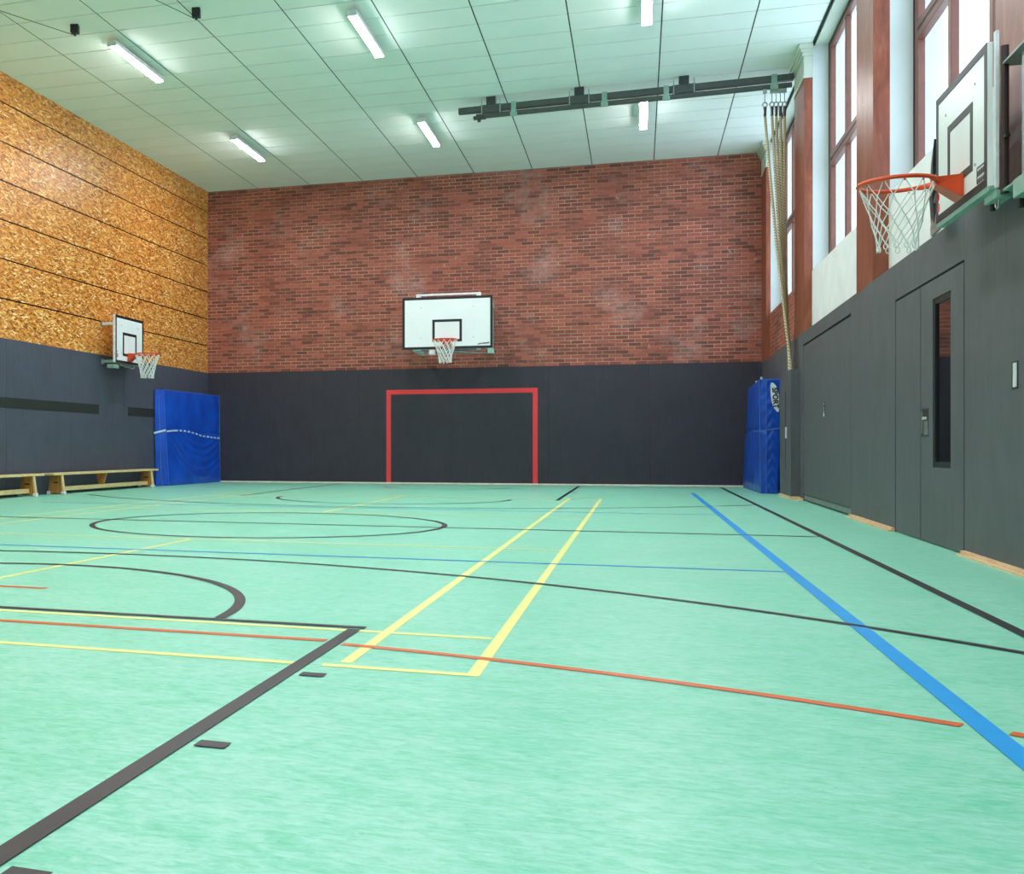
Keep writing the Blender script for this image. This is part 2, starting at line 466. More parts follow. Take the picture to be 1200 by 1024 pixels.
mb = MB().hexa([bw(-5.7, 0.025, 0), bw(5.8, 0.025, 0), bw(5.8, 0.04, 0), bw(-5.7, 0.04, 0), bw(-5.7, 0.025, 0.03), bw(5.8, 0.025, 0.03), bw(5.8, 0.04, 0.03), bw(-5.7, 0.04, 0.03)])
struct(mb.build('baseboard_back', M['skirting_white']))

# painted goal
gx0, gx1, gz, gw = -1.60, 1.585, 2.03, 0.098
gt = thing('painted_goal', 'red painted goal outline on the dark far wall below the large backboard', 'goal', bw(0, 0.025, 0), math.atan(0.0496))
def goal_bar(name, a, b, c, d):
    return MB().box(a, b, -0.003, 0.0, c, d).build(name, M['red'], gt)
goal_bar('goalpost', gx0, gx0 + gw, 0.0, gz); goal_bar('goalpost', gx1 - gw, gx1, 0.0, gz); goal_bar('crossbar', gx0 + gw, gx1 - gw, gz - gw, gz)

# ------------------------------------------------------------------ left wall
def lw(v, off, z): return (left_u(v) + off, v, z)
v0, v1 = V_FRONT, 12.5
mb = MB().hexa([lw(v0, -0.3, 0), lw(v0, -.02, 0), lw(v1, -.02, 0), lw(v1, -0.3, 0), lw(v0, -0.3, HC + .2), lw(v0, -.02, HC + .2), lw(v1, -.02, HC + .2), lw(v1, -0.3, HC + .2)])
wl = struct(mb.build('wall_left', M['gap']), 'left side wall')
rows = [HB, 3.10, 3.715, 4.325, 4.93, 5.535, 6.15, HC + .02]
mb = MB()
for r in range(len(rows) - 1):
    z0, z1 = rows[r] + (0.012 if r else 0), rows[r + 1] - 0.012
    v = 4.82 - 2.5 * 9 + (1.25 if r % 2 else 0)
    while v < v1:
        a, b = max(v, v0), min(v + 2.5, v1)
        if b > a + .02:
            jt = random.uniform(-.001, .001)
            mb.hexa([lw(a + .003, -.02, z0), lw(a + .003, jt, z0), lw(b - .003, jt, z0), lw(b - .003, -.02, z0),
                     lw(a + .003, -.02, z1), lw(a + .003, jt, z1), lw(b - .003, jt, z1), lw(b - .003, -.02, z1)])
        v += 2.5
struct(mb.build('trim_2', M['osb'], wl), 'orange strand boards on the upper left wall')
mb = MB(); v = 4.15 - 2.0 * 10
while v < v1:
    a, b = max(v, v0), min(v + 2.0, v1)
    if b > a + .02:
        mb.hexa([lw(a + .002, -.02, 0), lw(a + .002, .012, 0), lw(b - .002, .012, 0), lw(b - .002, -.02, 0),
                 lw(a + .002, -.02, HB), lw(a + .002, .012, HB), lw(b - .002, .012, HB), lw(b - .002, -.02, HB)])
    v += 2.0
struct(mb.build('trim_3', M['panel_left']), 'charcoal impact panelling along the left wall')
mb = MB()
for a, b in ((-14, 7.15), (8.33, 12.3)):
    mb.hexa([lw(a, .012, 1.395), lw(a, .018, 1.395), lw(b, .018, 1.395), lw(b, .012, 1.395), lw(a, .012, 1.562), lw(a, .018, 1.562), lw(b, .018, 1.562), lw(b, .012, 1.562)])
struct(mb.build('trim_4', M['band']), 'dark horizontal band on the left panelling')

# ------------------------------------------------------------------ front wall (behind the viewpoint)
struct(MB().box(-6.2, 6.6, V_FRONT - .3, V_FRONT, 0, HC + .2).build('wall_front', M['brick']), 'brick wall behind the viewpoint')

# ------------------------------------------------------------------ ceiling
ce = struct(MB().box(-6.2, 6.30, V_FRONT - .3, 13.4, HC + 0.012, HC + .2).build('ceiling', M['joint']), 'suspended ceiling of pale panels')
us = [-4.521 + 1.198 * k for k in range(-1, 9)] + [5.935]
us = [-5.95] + us[1:]
mb = MB(); sl = 0.042
for i in range(len(us) - 1):
    a, b = us[i] + .009, us[i + 1] - .009
    if i == len(us) - 2: b = us[i + 1]
    v = 4.36 - 0.6217 * 31
    for k in range(46):
        c0, c1 = v + .6217 * k + .0095, v + .6217 * (k + 1) - .0095
        da, db = sl * (a + 4.52), sl * (b + 4.52)
        def cl(q, u_): return min(q, back_v(u_) - .002)
        if cl(c0 + da, a) >= cl(c1 + da, a) - .01 and cl(c0 + db, b) >= cl(c1 + db, b) - .01: continue
        mb.hexa([(a, cl(c0 + da, a), HC), (b, cl(c0 + db, b), HC), (b, cl(c1 + db, b), HC), (a, cl(c1 + da, a), HC),
                 (a, cl(c0 + da, a), HC + .012), (b, cl(c0 + db, b), HC + .012), (b, cl(c1 + db, b), HC + .012), (a, cl(c1 + da, a), HC + .012)])
mb.build('ceiling_panel', M['ceiling'], ce)
mb = MB()
for u_ in us[1:-1]: mb.box(u_ - .0085, u_ + .0085, V_FRONT, back_v(u_), HC + .004, HC + .0118)
mb.build('ceiling_joint', M['grid'], ce)
struct(MB().box(5.975, 6.3, V_FRONT, 12.95, HC - .03, HC + .011).build('trim_5', M['capital']), 'pale soffit strip above the windows')
struct(MB().box(5.9355, 5.95, V_FRONT, 12.9, HC - .012, HC + .011).build('trim_6', M['grid']), 'dark joint between ceiling and window soffit')

# ------------------------------------------------------------------ right wall
def rw(v, off, z): return (right_u(v) - off, v, z)     # off = distance into the room
def rbox(mb, a, b, o0, o1, z0, z1):
    return mb.hexa([rw(a, o1, z0), rw(a, o0, z0), rw(b, o0, z0), rw(b, o1, z0), rw(a, o1, z1), rw(a, o0, z1), rw(b, o0, z1), rw(b, o1, z1)])
struct(rbox(MB(), V_FRONT, 12.96, -0.5, -0.035, 0, HBR - .02).build('wall_right', M['gap']), 'right side wall below the windows')
# wall between panelling and sills, one piece per bay
PIERS = [(12.14, 13.1), (6.93, 7.93), (1.91, 2.78), (-3.05, -2.14), (-8.0, -7.1), (-13.0, -12.05)]
n_tr = 7
for i, (a, b) in enumerate(BAYS):
    o = MB().box(5.935, 6.42, a, b, HBR - .02, ZS).build('trim_%d' % n_tr, M['brick_side'] if i == 0 else M['plaster']); n_tr += 1
    struct(o, 'bare brick wall below the farthest window' if i == 0 else 'white plastered wall below a window')
for i, (a, b) in enumerate(PIERS):
    pf = right_u((a + b) / 2)
    o = struct(MB().box(5.945, 6.42, a, b, HBR - .02, HC - .031).build('trim_%d' % n_tr, M['pale_plaster']), 'pale plastered window pier'); n_tr += 1
    c = MB().box(pf, 5.945, a, b, HBR - .02, HC - .001).build('trim_%d' % n_tr, M['column']); n_tr += 1
    struct(c, 'red brown painted pilaster between the windows')
    cp = MB()
    zt = HC - .002
    for (e, z0, z1) in ((0.016, 6.13, 6.165), (0.028, 6.45, 6.50), (0.05, 6.50, 6.545), (0.075, 6.545, zt)):
        cp.box(pf - e, 5.944, a - e, b + e if b < 12.5 else b, z0, z1)
    cp.box(pf - .006, 5.944, a - .006, b + .006, 6.165, 6.45)
    struct(cp.build('trim_%d' % n_tr, M['capital'], c, bevel=.006), 'cream moulded capital'); n_tr += 1
struct(MB().box(5.79, 6.42, V_FRONT, -13.0, HBR - .02, HC).build('trim_%d' % n_tr, M['plaster']), 'white plastered wall end'); n_tr += 1

# windows
def window(idx, a, b):
    W0 = 6.155
    root = bpy.data.objects.new('window_%d' % idx, None); COL.objects.link(root); root.location = (W0, a, ZS)
    struct(root, 'tall window with brown frame and white daylight behind'); root['label'] = 'tall brown framed window bay number %d from the far end' % idx if False else 'tall brown framed window'
    L = b - a; H = HC - .03 - ZS
    jw = .16; fw = .10; gx = .06
    f = MB()
    f.box(0, .066, 0, L - jw - 3 * 1.18 + .10, 0, H); f.box(0, .066, L - jw, L, 0, H); f.box(0, .066, jw, L - jw, 0, fw); f.box(0, .066, jw, L - jw, H - fw, H)
    f.build('window_frame', M['frame'], root, bevel=.006)
    n = 3; step = 1.18
    zt = 1.56
    for k in range(1, n):
        yc = L - jw - k * step + .05
        MB().box(.0, .066, yc - .05, yc + .05, fw, H - fw).build('mullion', M['frame'], root, bevel=.006)
    MB().box(-.008, .066, jw, L - jw, zt, zt + .07).build('transom', M['frame'], root, bevel=.004)
    MB().box(-.004, .066, jw, L - jw, zt - .03, zt).build('transom_seal', M['frame_dark'], root)
    MB().box(-.008, .066, jw, L - jw, zt - .10, zt - .03).build('transom', M['frame'], root, bevel=.004)
    s = MB()
    s.box(-.006, .03, 0, .03, 0, H); s.box(-.006, .03, L - .03, L, 0, H); s.box(-.006, .03, .03, L - .03, H - .04, H)
    s.build('frame_edge_strip', M['frame_dark'], root)
    for k in range(n):
        y1 = L - jw - k * step; y0 = y1 - step + .10
        MB().box(gx, gx + .005, y0, y1, fw, zt - .10).build('window_pane', M['glass'], root)
        MB().box(gx, gx + .005, y0, y1, zt + .07, H - fw).build('window_pane', M['glass'], root)
    return root
for i, (a, b) in enumerate(BAYS): window(i + 1, a, b)

# dark panelling of the right wall with flush doors
PR = M['panel_right']
segs = [(V_FRONT, -7.4), (-7.396, -4.2), (-4.196, -1.405), (0.875, 2.94), (2.943, 3.135), (6.985, 8.6), (8.604, 10.8), (10.804, 12.9)]
mb = MB()
for a, b in segs: rbox(mb, a, b, -.03, 0, 0, HBR)
rbox(mb, -1.401, 0.871, -.03, 0, 2.125, HBR); rbox(mb, 3.139, 6.981, -.03, 0, 2.275, HBR)
struct(mb.build('trim_%d' % n_tr, PR), 'charcoal impact panelling along the right wall'); n_tr += 1
# door_1: wide equipment store gate
d1 = struct(rbox(MB(), 3.16, 6.955, -.025, -.002, 0.105, 2.245).build('door_1', PR), 'wide flush charcoal gate of the equipment store')
v_ = MB(); rbox(v_, 3.12, 6.97, -.028, -.012, 0.012, 0.10); v_.build('vent_strip', M['dark_steel'], d1)
v_ = MB()
for k in range(44):
    a = 3.15 + k * .0865; rbox(v_, a, a + .055, -.012, -.006, 0.03, 0.085)
v_.build('vent_grille', M['steel'], d1)
hp = MB(); rbox(hp, 4.99, 5.05, -.004, .002, 1.18, 1.36); hp.build('handle_plate', M['black'], d1)
hp = MB()
for z in (1.335, 1.28, 1.235): rbox(hp, 5.005, 5.03, .002, .008, z - .012, z + .012)
rbox(hp, 4.995, 5.04, .002, .012, 1.175, 1.215); hp.build('handle', M['white_steel'], d1, bevel=.002)
# door_2: double door, the near leaf glazed
mb = MB(); rbox(mb, -.085, 0.852, -.025, -.001, 0.008, 2.105)
d2 = struct(mb.build('door_2', PR), 'flush charcoal double door with a narrow glazed leaf')
mb = MB()
rbox(mb, -1.378, -1.03, -.025, -.001, 0.008, 2.105); rbox(mb, -.49, -.105, -.025, -.001, 0.008, 2.105)
rbox(mb, -1.03, -.49, -.025, -.001, 0.008, .615); rbox(mb, -1.03, -.49, -.025, -.001, 1.955, 2.105)
leaf = mb.build('door_leaf', PR, d2)
mb = MB()
for q in ((-1.03, -.985, .615, 1.955), (-.535, -.49, .615, 1.955), (-.985, -.535, .615, .66), (-.985, -.535, 1.91, 1.955)): rbox(mb, q[0], q[1], -.03, -.010, q[2], q[3])
mb.build('pane_frame', M['black'], leaf)
mb = MB(); rbox(mb, -.985, -.535, -.03, -.024, .66, 1.91); mb.build('door_pane', M['door_glass'], leaf)
mb = MB(); rbox(mb, -.36, -.145, -.004, .0015, .865, 1.09); mb.build('handle_recess', M['plum'], leaf)
mb = MB(); rbox(mb, -.355, -.22, .0015, .003, .875, .99); rbox(mb, -.19, -.17, .0015, .012, .89, 1.07); mb.build('pull_plate', M['steel'], leaf)
mb = MB(); mb.tube([rw(-.30, .002, 1.01), rw(-.30, .03, 1.01)], .012, 10); mb.build('door_knob', M['white_steel'], leaf)
# skirting
mb = MB()
for a, b in ((V_FRONT + .1, -1.42), (0.89, 3.10), (6.99, 7.28), (8.7, 12.7)):
    rbox(mb, a, b, 0, .03, 0, .035); rbox(mb, a, b, .03, .055, 0, .015)
struct(mb.build('baseboard_right', M['skirting']), 'pale pine skirting at the foot of the right wall')
# switch plate
sw = thing('wall_switch', 'small white switch plate set in a dark slot near the right edge of the photo', 'switch', rw(-2.53, 0, 1.22))
MB().box(-.004, -.0002, -.055, .055, -.085, .085).build('switch_frame', M['black'], sw)
MB().box(-.009, -.004, -.045, .02, -.075, .075).build('switch_plate', M['white_steel'], sw, bevel=.002)

# ------------------------------------------------------------------ ceiling lamps
def make_lamp(label, loc, group):
    t = thing('ceiling_lamp', label, 'lamp', loc, 0, group)
    L = 0.80
    MB().box(-.066, .066, -L, L, 0.016, 0.078).build('lamp_housing', M['housing'], t, bevel=.004)
    for y in (-.5, .5): MB().box(-.02, .02, y - .02, y + .02, .078, .139).build('mounting', M['housing'], t)
    pr = [(-.060, .016), (-.050, .003), (-.036, 0), (.036, 0), (.050, .003), (.060, .016)]
    MB().extrude([(x, -L + .02, z) for x, z in pr], (0, 2 * L - .04, 0)).build('lamp_diffuser', M['lamp'], t)
    for s in (-1, 1):
        MB().box(-.066, .066, s * L - .012 * s, s * (L + .012), -.002, .078).build('end_cap', M['housing'], t)
    return t
lz = HC - .14
LAMPS = [((-3.49, 4.13), 'ceiling lamp nearest the strand board wall, in the upper left of the photo'),
         ((-0.01, 4.22), 'ceiling lamp left of centre at the top of the photo, beside the rope track'),
         ((-3.51, 9.02), 'small far ceiling lamp closest to the left corner of the brick wall'),
         ((-0.04, 9.12), 'far ceiling lamp just left of the free end of the rope track'),
         ((3.67, 4.25), 'ceiling lamp cut off by the top edge of the photo, right of centre'),
         ((3.65, 9.25), 'far ceiling lamp hanging just below the rope track in the photo')]
lamp0 = None
for (x, y), lb in LAMPS:
    if lamp0 is None: lamp0 = make_lamp(lb, (x, y, lz), 'ceiling lamps')
    else: dup_tree(lamp0, (x, y, lz), None, lb, 'ceiling lamps')
for y in (-0.65, -5.5, -10.3):
    for x in (-3.49, 0, 3.66):
        dup_tree(lamp0, (x, y, lz), None, 'ceiling lamp in the rows above and behind the viewpoint', 'ceiling lamps near the viewpoint')

# ------------------------------------------------------------------ small black boxes on the ceiling with their wires
for (x, y), lb in (((-3.79, 2.80), 'small black box with wire on the ceiling, nearer the left wall'),
                   ((-1.99, 2.84), 'small black box on the ceiling at the top edge, farther from the left wall')):
    t = thing('ceiling_sensor', lb, 'sensor', (x, y, HC), 0.25)
    MB().box(-.055, .055, -.05, .05, -.115, -.001).build('box', M['black'], t, bevel=.004)
    MB().tube([(0, 0, -.115), (0, 0, -.15)], .018, 8).tube([(-.035, -.02, -.115), (-.035, -.02, -.135)], .01, 6).build('hook', M['dark_steel'], t)
tag(MB().tube([(-3.83, 2.80, HC - .125), (-4.6, 1.52, HC - .06), (-5.72, -0.3, HC - .02)], .005, 5).build('ceiling_cable', M['dark_steel']), 'thin wire running from the left black box to the left wall', 'cable')
tag(MB().tube([(-2.03, 2.82, HC - .125), (-2.5, 1.75, HC - .06), (-3.6, -0.7, HC - .02)], .005, 5).build('ceiling_cable', M['dark_steel']), 'thin wire running from the black box at the top edge of the photo', 'cable')

# ------------------------------------------------------------------ climbing rope track
tr = thing('rope_track', 'grey steel double rail under the ceiling that carries the climbing ropes', 'rail', (0, 7.80, HC))
MB().box(.71, 5.80, -.045, .045, -.235, -.135).build('upper_rail', M['rail'], tr, bevel=.005)
MB().box(1.0, 5.78, -.03, .03, -.335, -.262).build('lower_rail', M['rail'], tr, bevel=.008)
MB().box(.96, 1.16, -.045, .045, -.345, -.30).tube([(1.05, 0, -.34), (1.05, 0, -.39)], .03, 8).build('end_stop', M['dark_steel'], tr)
for x in (1.25, 2.66, 4.24):
    hg = MB().box(x - .075, x + .075, -.06, .06, -.14, -.001).build('hanger', M['dark_steel'], tr, bevel=.003)
    MB().box(x - .17, x + .17, -.055, .055, -.262, -.13).build('clamp', M['rail'], hg, bevel=.004)
    for dx in (-.15, .15): MB().tube([(x + dx, -.058, -.05), (x + dx, -.058, -.28)], .009, 6).build('bolt', M['steel'], hg)
for x in (1.62, 3.05, 3.98, 5.53):
    MB().box(x - .04, x + .04, -.06, -.045, -.35, -.12).box(x - .055, x + .055, -.065, -.03, -.36, -.29).build('rail_clip', M['green_steel'], tr, bevel=.003)
RT = [(5.40, 7.77), (5.50, 7.785), (5.56, 7.80), (5.62, 7.815), (5.68, 7.83)]
RB = [(5.768, 7.62), (5.772, 7.72), (5.775, 7.82), (5.772, 7.92), (5.776, 8.02)]
names = ['climbing rope farthest from the pilaster, hanging leftmost of the rope bundle', 'climbing rope second from the left in the gathered bundle',
         'middle climbing rope of the gathered bundle', 'climbing rope second from the pilaster in the gathered bundle', 'climbing rope closest to the red pilaster, last of the bundle']
for i, ((ax, ay), (bx, by)) in enumerate(zip(RT, RB)):
    t = thing('climbing_rope', names[i], 'rope', (ax, ay, HC - .34), 0, 'climbing ropes')
    zt = HC - .34
    MB().tube([(0, 0, 0), (0, 0, -.20)], .007, 6).box(-.028, .028, -.02, .02, -.06, 0).build('trolley', M['steel'], t)
    ring = [(0.032 * math.cos(a), 0, -.235 + 0.036 * math.sin(a)) for a in [2 * PI * k / 14 for k in range(14)]]
    MB().tube(ring, .010, 6, closed=True).build('eye_ring', M['steel'], t)
    MB().tube([(0, 0, -.27), (0, 0, -.42)], [.026, .022], 8).build('ferrule', M['dark_steel'], t)
    p = []
    for k in range(25):
        s = k / 24; z = -.40 + (1.80 - zt + .40) * s
        sag = 0.05 * math.sin(PI * s)
        p.append(((bx - ax) * s - sag * .6, (by - ay) * s - sag, z))
    MB().tube(p, .021, 10).build('rope', M['rope'], t, smooth=True)

# locker that receives the rope ends
rb = thing('rope_cabinet', 'narrow dark cabinet on the right wall where the rope ends drop in', 'cabinet', (right_u(8) , 7.34, 0))
dp = 0.128
MB().box(-dp, -dp + .012, 0, 1.31, 0.05, 1.945).box(-dp + .012, -.001, 0, .012, .05, 1.945).box(-dp + .012, -.001, 1.298, 1.31, .05, 1.945).box(-dp + .012, -.001, .012, 1.298, .05, .07).build('cabinet_body', PR, rb)
MB().box(-dp + .012, -.001, 0.75, 1.298, 1.92, 1.945).build('lid', M['panel_left'], rb)
MB().box(-dp - .002, -dp, .60, .64, .44, 1.64).build('door_slot', M['gap'], rb)
MB().box(-dp - .02, -dp, .44, .49, .92, 1.09).build('handle', M['white_steel'], rb, bevel=.004)
MB().box(-dp - .015, -.001, -.02, 1.32, 0, .05).build('plinth', M['skirting'], rb)

# ------------------------------------------------------------------ hoops
def swept_ring(R, r, c=(0, 0, 0), n=48, m=10):
    return MB().tube([(c[0] + R * math.cos(2 * PI * k / n), c[1] + R * math.sin(2 * PI * k / n), c[2]) for k in range(n)], r, m, closed=True)
def hoop_parts(t, W, H, rs, inner_z, cord=.0045, rim_r=.011, y_board=0.0, seed=1, arms=None, sc=1.0, frame_w=.05):
    """local frame: board face looks along -y, x to the right, z up, origin at the middle of the lower board edge"""
    th = .03
    bd = MB().box(-W / 2, W / 2, 0, th, 0, H).build('backboard', M['board'], t)
    e = .003
    fr = MB(); fw = frame_w
    fr.box(-W / 2, W / 2, -e, 0, 0, fw).box(-W / 2, W / 2, -e, 0, H - fw, H).box(-W / 2, -W / 2 + fw, -e, 0, fw, H - fw).box(W / 2 - fw, W / 2, -e, 0, fw, H - fw)
    fr.build('border_line', M['black'], bd)
    iw, ih = .59 * sc, .45 * sc; iz = inner_z
    fr = MB(); fr.box(-iw / 2, iw / 2, -e, 0, iz, iz + fw).box(-iw / 2, iw / 2, -e, 0, iz + ih - fw, iz + ih).box(-iw / 2, -iw / 2 + fw, -e, 0, iz + fw, iz + ih - fw).box(iw / 2 - fw, iw / 2, -e, 0, iz + fw, iz + ih - fw)
    fr.build('target_square', M['black'], bd)
    for sx in (-1, 1):
        for z in (H * .22, H * .8): MB().tube([(sx * W * .29, -.004, z), (sx * W * .29, 0.001, z)], .010, 8).build('bolt', M['steel'], bd)
    rc = (0, -(.15 + .225) * sc, rs)
    R = .234 * sc
    rim = swept_ring(R, rim_r, rc).build('rim', M['orange'], t, smooth=True)
    # bracket between rim and board
    ya = rc[1] + R * .96
    a, b = .085 * sc, .10 * sc
    br = MB().hexa([(-a * .75, ya, rs - .035), (a * .75, ya, rs - .035), (b, -.002, rs - .14 * sc), (-b, -.002, rs - .14 * sc),
                    (-a, ya, rs + .014), (a, ya, rs + .014), (b, -.002, rs + .018), (-b, -.002, rs + .018)])
    for s in (-1, 1):
        pts = [Vector((rc[0] + R * math.cos(q), rc[1] + R * math.sin(q), rs)) for q in [PI / 2 - s * k * .16 for k in range(1, 6)]]
        br.tube([(s * a * .6, ya + .03, rs - .02)] + [p - Vector((0, 0, .012)) for p in pts], [.02, .018, .017, .015, .012, .008], 6)
    br.build('rim_bracket', M['orange'], t, bevel=.003)
    # net
    rnd = random.Random(seed); n = 12; nb = MB()
    levels = [(0.0, 1.0), (.10, .86), (.19, .72), (.27, .62), (.34, .56), (.41, .53)]
    nodes = []
    for li, (dz, k) in enumerate(levels):
        row = []
        for j in range(n):
            a_ = 2 * PI * (j + (.5 if li % 2 else 0)) / n + rnd.uniform(-.05, .05) * (li > 0)
            rr = R * k * (1 + rnd.uniform(-.04, .04) * (li > 0))
            row.append(Vector((rc[0] + rr * math.cos(a_), rc[1] + rr * math.sin(a_), rs - rim_r * .6 - dz * sc + rnd.uniform(-.008, .008) * (li > 0))))
        nodes.append(row)
    for li in range(len(levels) - 1):
        for j in range(n):
            p = nodes[li][j]
            js = (j, (j - 1) % n) if li % 2 == 0 else (j, (j + 1) % n)
            for q in js: nb.tube([p, (p + nodes[li + 1][q]) / 2 + Vector((0, 0, -.004)), nodes[li + 1][q]], cord, 5, cap=False)
            if li > 0: nb.tube([p + Vector((0, 0, cord * 1.6)), p - Vector((0, 0, cord * 1.6))], cord * 1.7, 6)
    for j in range(n):   # bottom loops
        p = nodes[-1][j]; c = p - Vector((0, 0, .02))
        tng = Vector((-(p.y - rc[1]), p.x - rc[0], 0)).normalized()
        nb.tube([c + tng * .014 * math.cos(w) + Vector((0, 0, .02 * math.sin(w))) for w in [2 * PI * k / 8 for k in range(8)]], cord, 5, closed=True)
    nb.build('net', M['net'], t, smooth=True)
    for j in range(n):
        a_ = 2 * PI * j / n; p = Vector((rc[0] + R * math.cos(a_), rc[1] + R * math.sin(a_), rs))
        MB().tube([p + Vector((0, 0, -rim_r * .3)), p + Vector((0, 0, -rim_r - .014))], .005, 5).build('net_hook', M['orange'], rim)
    return bd, rim
def marks(parent, items, mat, y=-.0045):
    mb = MB()
    for (x0, x1, z0, z1, sh) in items:
        mb.extrude([(x0, y, z0), (x1, y, z0), (x1 + sh, y, z1), (x0 + sh, y, z1)], (0, .0012, 0))
    return mb.build('maker_mark', mat, parent)

# far hoop
far_yaw = 0.066
t = thing('basketball_hoop', 'large white backboard with hoop and net in front of the far brick wall', 'basketball hoop', (-.06, 11.222, 2.763), far_yaw)
bd, rim = hoop_parts(t, 1.8, 1.05, .15, .115 + .03, cord=.0068, rim_r=.013, seed=3)
marks(bd, [(.60, .64, .075, .095, .02), (.655, .69, .085, .105, .01), (.70, .73, .085, .11, .01), (.735, .765, .085, .11, .01), (.77, .80, .088, .115, .01), (.805, .825, .09, .12, .01)], M['dark_steel'])
dw = lambda x: back_v(-.06 + x) - 11.222 - x * far_yaw - .002   # distance from board to wall at local x
for x in (-.58, .62):
    MB().box(x - .045, x + .045, .03, .10, -.02, 1.12).build('support_post', M['white_steel'], t, bevel=.004)
MB().box(-.62, .66, .05, .09, 1.085, 1.125).build('top_tube', M['white_steel'], t, bevel=.004)
for x in (-.66, .80):
    ya, yb = .10, dw(x)
    for z in (.98, .02):
        MB().box(x - .05, x + .05, .06, yb, z - .03, z + .03).build('support_arm', M['white_steel'], t)
    MB().box(x - .035, x + .035, yb - .06, yb, .06, 1.1).build('wall_rail', M['steel'], t)
    MB().box(x - .03, x + .03, ya + .35, ya + .42, .10, .98).build('support_upright', M['steel'], t)
    MB().tube([(x, ya, .10), (x, yb - .03, .95)], .024, 8).build('side_brace', M['steel'], t)
MB().tube([(-.66, .12, .0), (.80, dw(.8) - .03, .0)], .022, 8).build('cross_brace', M['steel'], t)
MB().tube([(.80, .12, .03), (-.66, dw(-.66) - .03, .03)], .022, 8).build('cross_brace', M['steel'], t)
for x in (-.30, .86):
    MB().box(x - .06, x + .06, .0, .12, -.11, -.012).build('corner_bracket', M['green_steel'] if x > 0 else M['white_steel'], t, bevel=.004)

# left hoop (face looks to +u)
t = thing('basketball_hoop', 'small backboard with orange hoop on the strand board wall, above the benches', 'basketball hoop', (-5.408, 7.757, 2.330), PI / 2)
s9 = .97
bd, rim = hoop_parts(t, 1.2 * s9, .9 * s9, .185, .14, cord=.0065, rim_r=.013, seed=5, sc=s9)
wy = -5.408 - left_u(7.757)      # gap board to wall
marks(bd, [(.40, .43, .07, .09, .01), (.44, .47, .07, .10, .01)], M['dark_steel'])
marks(bd, [(-.52, -.48, .10, .17, 0), (-.52, -.49, .2, .22, 0)], M['red'])
for x in (-.5, .42):
    MB().box(x - .02, x + .02, .03, .07, .02, .85).build('support_post', M['white_steel'], t, bevel=.003)
    for z in (.72, .03):
        MB().box(x - .025, x + .025, .06, wy - .025, z - .025, z + .025).build('support_arm', M['white_steel'] if z > .5 else M['green_steel'], t)
        MB().box(x - .04, x + .04, wy - .04, wy - .018, z - .05, z + .05).build('wall_plate', M['steel'], t)
MB().box(-.60, -.582, -.003, .04, 0, .873).build('side_angle', M['white_steel'], t)
MB().box(-.60, -.40, .02, .16, -.10, -.03).build('hinge_bracket', M['green_steel'], t, bevel=.004)
MB().tube([(-.30, .05, -.02), (.25, .05, -.06), (.3, .05, -.02)], .012, 6).build('locking_rod', M['steel'], t)

# right hoop (face looks to -u)
rv, ru = -2.26, 5.530
t = thing('basketball_hoop', 'near backboard with large orange hoop on the window wall at right', 'basketball hoop', (ru, rv, 2.335), -PI / 2)
s9 = .96
bd, rim = hoop_parts(t, 1.2 * s9, .9 * s9, .178, .165, cord=.0036, rim_r=.0135, seed=11, sc=s9)
# local +x points towards the camera (-v), +y into the wall (+u)
it = [(.385 + .03 * k, .402 + .03 * k, .10, .135, .004) for k in range(5)] + [(.385 + .03 * k, .402 + .03 * k, .055, .085, .004) for k in range(5)] + [(.38, .535, .150, .158, 0), (.38, .386, .06, .150, 0), (.36, .50, .04, .046, 0)]
marks(bd, it, M['dark_steel'])
sq = [(-.515 + .022 * math.cos(a), -.0045, .155 + .02 + .028 * math.sin(a)) for a in [k * .5 for k in range(-2, 9)]]
sq2 = [(-.505 + .024 * math.cos(a), -.0045, .10 + .028 * math.sin(a)) for a in [k * .5 for k in range(-6, 4)]]
MB().tube(sq, .003, 5).tube(sq2, .003, 5).build('painted_number', M['red'], bd)
wy = right_u(rv) - ru
hb, zb2 = .9 * s9, 0
MB().box(.585, .625, .03, .05, -.02, hb + .05).build('side_angle', M['white_steel'], t, bevel=.003)
MB().box(-.57, .60, .003, .05, -.030, -.001).build('bottom_angle', M['green_steel'], t, bevel=.003)
MB().tube([(.63, .075, -.06), (.63, .075, hb - .05)], .022, 10).build('hinge_post', M['plum'], t)
MB().box(-.44, -.40, .03, .07, .0, hb).box(.36, .40, .03, .07, .0, hb).build('support_post', M['dark_steel'], t)
# arms towards the camera
MB().box(.60, 1.50, .06, .19, .70, .715).box(.60, 1.50, .185, .20, .60, .70).build('top_arm', M['steel'], t, bevel=.003)
MB().box(.84, .90, .10, .16, -.02, .70).build('arm_post', M['steel'], t, bevel=.004)
MB().box(.92, 1.02, .12, .20, .0, .70).build('wall_post', M['dark_steel'], t, bevel=.004)
MB().box(.60, 1.12, .06, .20, -.05, -.035).box(.86, 1.12, .05, .20, -.14, -.035).build('bottom_arm', M['green_steel'], t, bevel=.005)
MB().box(.40, .62, .03, .12, -.08, -.03).build('hinge_bracket', M['green_steel'], t, bevel=.005)
MB().tube([(.55 + .03 * math.cos(a), .06, -.10 + .03 * math.sin(a)) for a in [2 * PI * k / 14 for k in range(14)]], .007, 6, closed=True).build('pull_ring', M['steel'], t)
MB().tube([(.42, .07, -.06), (.42, .07, -.12)], .016, 8).tube([(.84, .1, -.13), (.84, .1, -.19)], .018, 8).build('locking_bolt', M['black'], t)
MB().box(.615, .70, .06, .085, .26, .275).build('catch', M['black'], t)
MB().box(1.15, 1.55, .195, .215, -.15, .70).build('wall_plate', M['black'], t)
